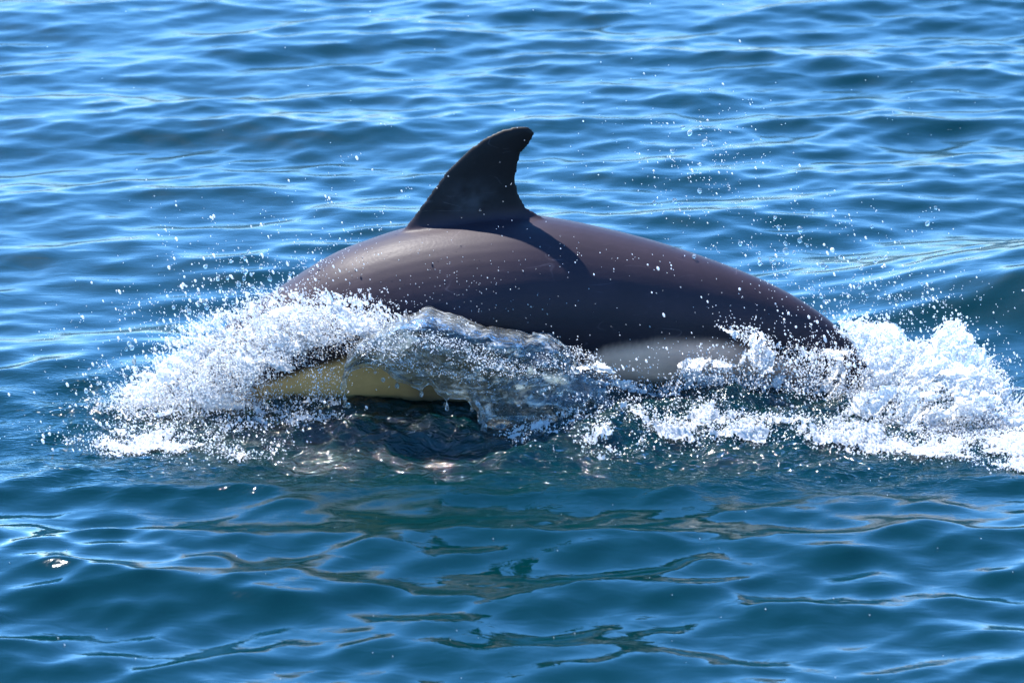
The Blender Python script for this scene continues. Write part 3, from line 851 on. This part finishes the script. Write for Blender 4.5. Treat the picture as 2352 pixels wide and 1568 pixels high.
md = tmp.modifiers.new('r', 'REMESH'); md.mode = 'VOXEL'; md.voxel_size = 0.0035
md = tmp.modifiers.new('s', 'SMOOTH'); md.factor = 0.5; md.iterations = 2
me = bake(tmp); me.name = 'water_sheet'
add_obj('water_sheet', me, M_CLEAR, label='clear glassy sheet of water sliding off the dolphin\'s flank with dripping edge', category='water sheet')

# --- loose spray ------------------------------------------------
def gauss_spray(c, s, n, ymu, ysd, rlo, rhi, rot=0.0):
    q = rng.normal(0, 1, (n, 2)) * np.array(s)
    k = max(6, n // 14); cl = rng.normal(0, 1, (k, 2)) * np.array(s); w = rng.uniform(0, 1, n) < 0.55
    q[w] = (cl[rng.integers(0, k, n)] + rng.normal(0, 1, (n, 2)) * np.array(s) * 0.10)[w]
    cr, sr = math.cos(rot), math.sin(rot)
    q = np.stack([q[:, 0] * cr - q[:, 1] * sr, q[:, 0] * sr + q[:, 1] * cr], 1) + np.array(c)
    P = at(q[:, 0], q[:, 1], rng.normal(ymu, ysd, n))
    return P, rlo + (rhi - rlo) * rng.uniform(0, 1, n) ** 8
SP_ = []
SP_.append(gauss_spray((480, 740), (190, 95), 1500, -0.12, .10, .0009, .0042, -0.55))
SP_.append(gauss_spray((380, 900), (170, 70), 1300, -0.16, .10, .0009, .0045, -0.5))
SP_.append(gauss_spray((420, 1000), (200, 28), 1500, -0.26, .07, .0009, .0045, -0.05))
SP_.append(gauss_spray((760, 600), (120, 40), 260, -0.05, .12, .0008, .003, -0.5))
SP_.append(gauss_spray((1780, 560), (230, 110), 380, -0.05, .25, .0009, .0032, 0.55))
SP_.append(gauss_spray((1900, 720), (150, 70), 480, -0.12, .15, .0009, .0040, 0.5))
SP_.append(gauss_spray((2150, 760), (170, 90), 900, 0.0, .20, .0009, .0036, 0.5))
SP_.append(gauss_spray((1600, 380), (130, 120), 160, 0.0, .2, .0009, .003, 0.6))
SP_.append(gauss_spray((1250, 650), (330, 90), 90, -0.30, .06, .0007, .0022, 0.3))
SP_.append(gauss_spray((1700, 900), (230, 70), 1300, -0.24, .08, .0009, .0035, 0.1))
SP_.append(gauss_spray((1950, 880), (130, 90), 1300, -0.22, .08, .0010, .0042, 0.3))
SP_.append(gauss_spray((2100, 1060), (190, 16), 700, -0.28, .06, .0010, .0035, 0.1))
SP_.append(gauss_spray((1000, 800), (130, 40), 420, -0.33, .03, .0008, .0028, 0.15))
SP_.append(gauss_spray((1450, 950), (180, 40), 500, -0.33, .05, .0008, .0028, 0.2))
SP_.append(gauss_spray((1400, 480), (650, 280), 260, 0.0, .6, .0006, .0014, 0.3))
P = np.concatenate([a for a, b in SP_]); R = np.concatenate([b for a, b in SP_])
ok = P[:, 2] > -0.005
P, R = P[ok], R[ok]
# beads of water clinging to the wet back
bk = np.where((co[:, 1] < -0.03) & (vz > 0.05) & (vz < 0.9) & (u > 700) & (u < 1950))[0]
wgt = 0.12 + np.exp(-(((u[bk] - 1030) / 130) ** 2 + ((vz[bk] - 0.55) / 0.2) ** 2)) * 2.5 + np.exp(-((u[bk] - 1250) / 120) ** 2) * np.exp(-((vz[bk] - 0.3) / 0.12) ** 2)
bk = rng.choice(bk, 150, replace=False, p=wgt / wgt.sum())
fb = ground(rng.uniform(-50, 2400, 70), rng.uniform(1060, 1560, 70))      # bubbles adrift on the near water
P = np.concatenate([P, fb]); R = np.concatenate([R, rng.uniform(.0005, .0012, len(fb))])
P = np.concatenate([P, co[bk]]); R = np.concatenate([R, rng.uniform(.0005, .0014, len(bk))])
d = np.array([0.45, 0.0, -0.89]); k = rng.uniform(0.9, 2.0, len(P))
add_obj('spray', spheres_mesh('spray', P, R, ICO1, (d, k)), M_FROTH, label='fine white spray of tiny drops round the leaping dolphin', category='spray', kind='stuff')

# --- the larger flying drops, one by one ------------------------
drop_meshes = []
for kx in range(5):
    v, f = ICO3
    v = v * (1 + 0.18 * fbm(v * 1.1 + kx * 9, 2, 90 + kx)[:, None]) * np.array([0.92, 0.92, 1.12 + 0.1 * (kx % 3)])
    drop_meshes.append(mesh_from('droplet', v, f)); drop_meshes[-1].materials.append(M_CLEAR)
def drops(notes, ymu, ysd, label, group):
    for (a, b, r) in notes:
        o = bpy.data.objects.new('water_droplet', random.choice(drop_meshes)); COL.objects.link(o)
        o.location = at(a, b, random.gauss(ymu, ysd)); s = r * PXM; o.scale = (s, s, s)
        o.rotation_euler = (random.uniform(-.4, .4), random.uniform(-.5, .5), random.uniform(0, 6))
        o['label'] = label; o['category'] = 'water droplet'; o['group'] = group
tailN = [(1568, 293, 5), (1584, 306, 6), (1610, 293, 5), (1618, 328, 7), (1544, 348, 5), (1608, 378, 4), (1503, 466, 5), (1550, 462, 6), (1837, 527, 7), (1805, 578, 8), (1890, 612, 8),
         (1866, 485, 5), (2130, 514, 6), (1837, 553, 6), (1804, 560, 5), (1700, 560, 5), (1745, 605, 5), (1930, 590, 5), (1960, 640, 4), (2010, 600, 4), (1780, 500, 4)]
for _ in range(34): tailN.append((random.gauss(1930, 170), random.gauss(640, 80), random.uniform(3, 5.5)))
bowN = [(472, 612, 5), (435, 715, 6), (500, 640, 5), (560, 640, 5), (620, 640, 6), (600, 612, 5), (355, 870, 6), (390, 840, 6), (340, 905, 5), (395, 755, 4), (455, 700, 4), (530, 600, 4), (250, 880, 5), (230, 935, 5), (225, 880, 4)]
for _ in range(45):
    t = random.random(); bowN.append((250 + 360 * t + random.gauss(-20, 40), 890 - 260 * t + random.gauss(-10, 40), random.uniform(3, 6)))
drops(tailN, -0.02, 0.12, 'clear water droplet flying through the air above the dolphin\'s tail', 'droplets flung up above the tail')
drops(bowN, -0.12, 0.08, 'clear water droplet flying ahead of the splash at the dolphin\'s head', 'droplets flung ahead of the head')
hangN = [(912, 886, 5), (800, 930, 6), (967, 905, 4), (1022, 928, 4), (880, 872, 4), (735, 970, 6), (700, 1010, 6), (655, 1045, 6), (590, 1000, 7), (480, 1025, 6), (520, 985, 5)]
drops(hangN, -0.29, 0.01, 'clear water droplet falling below the dripping edge of the water sheet', 'droplets falling below the water sheet')
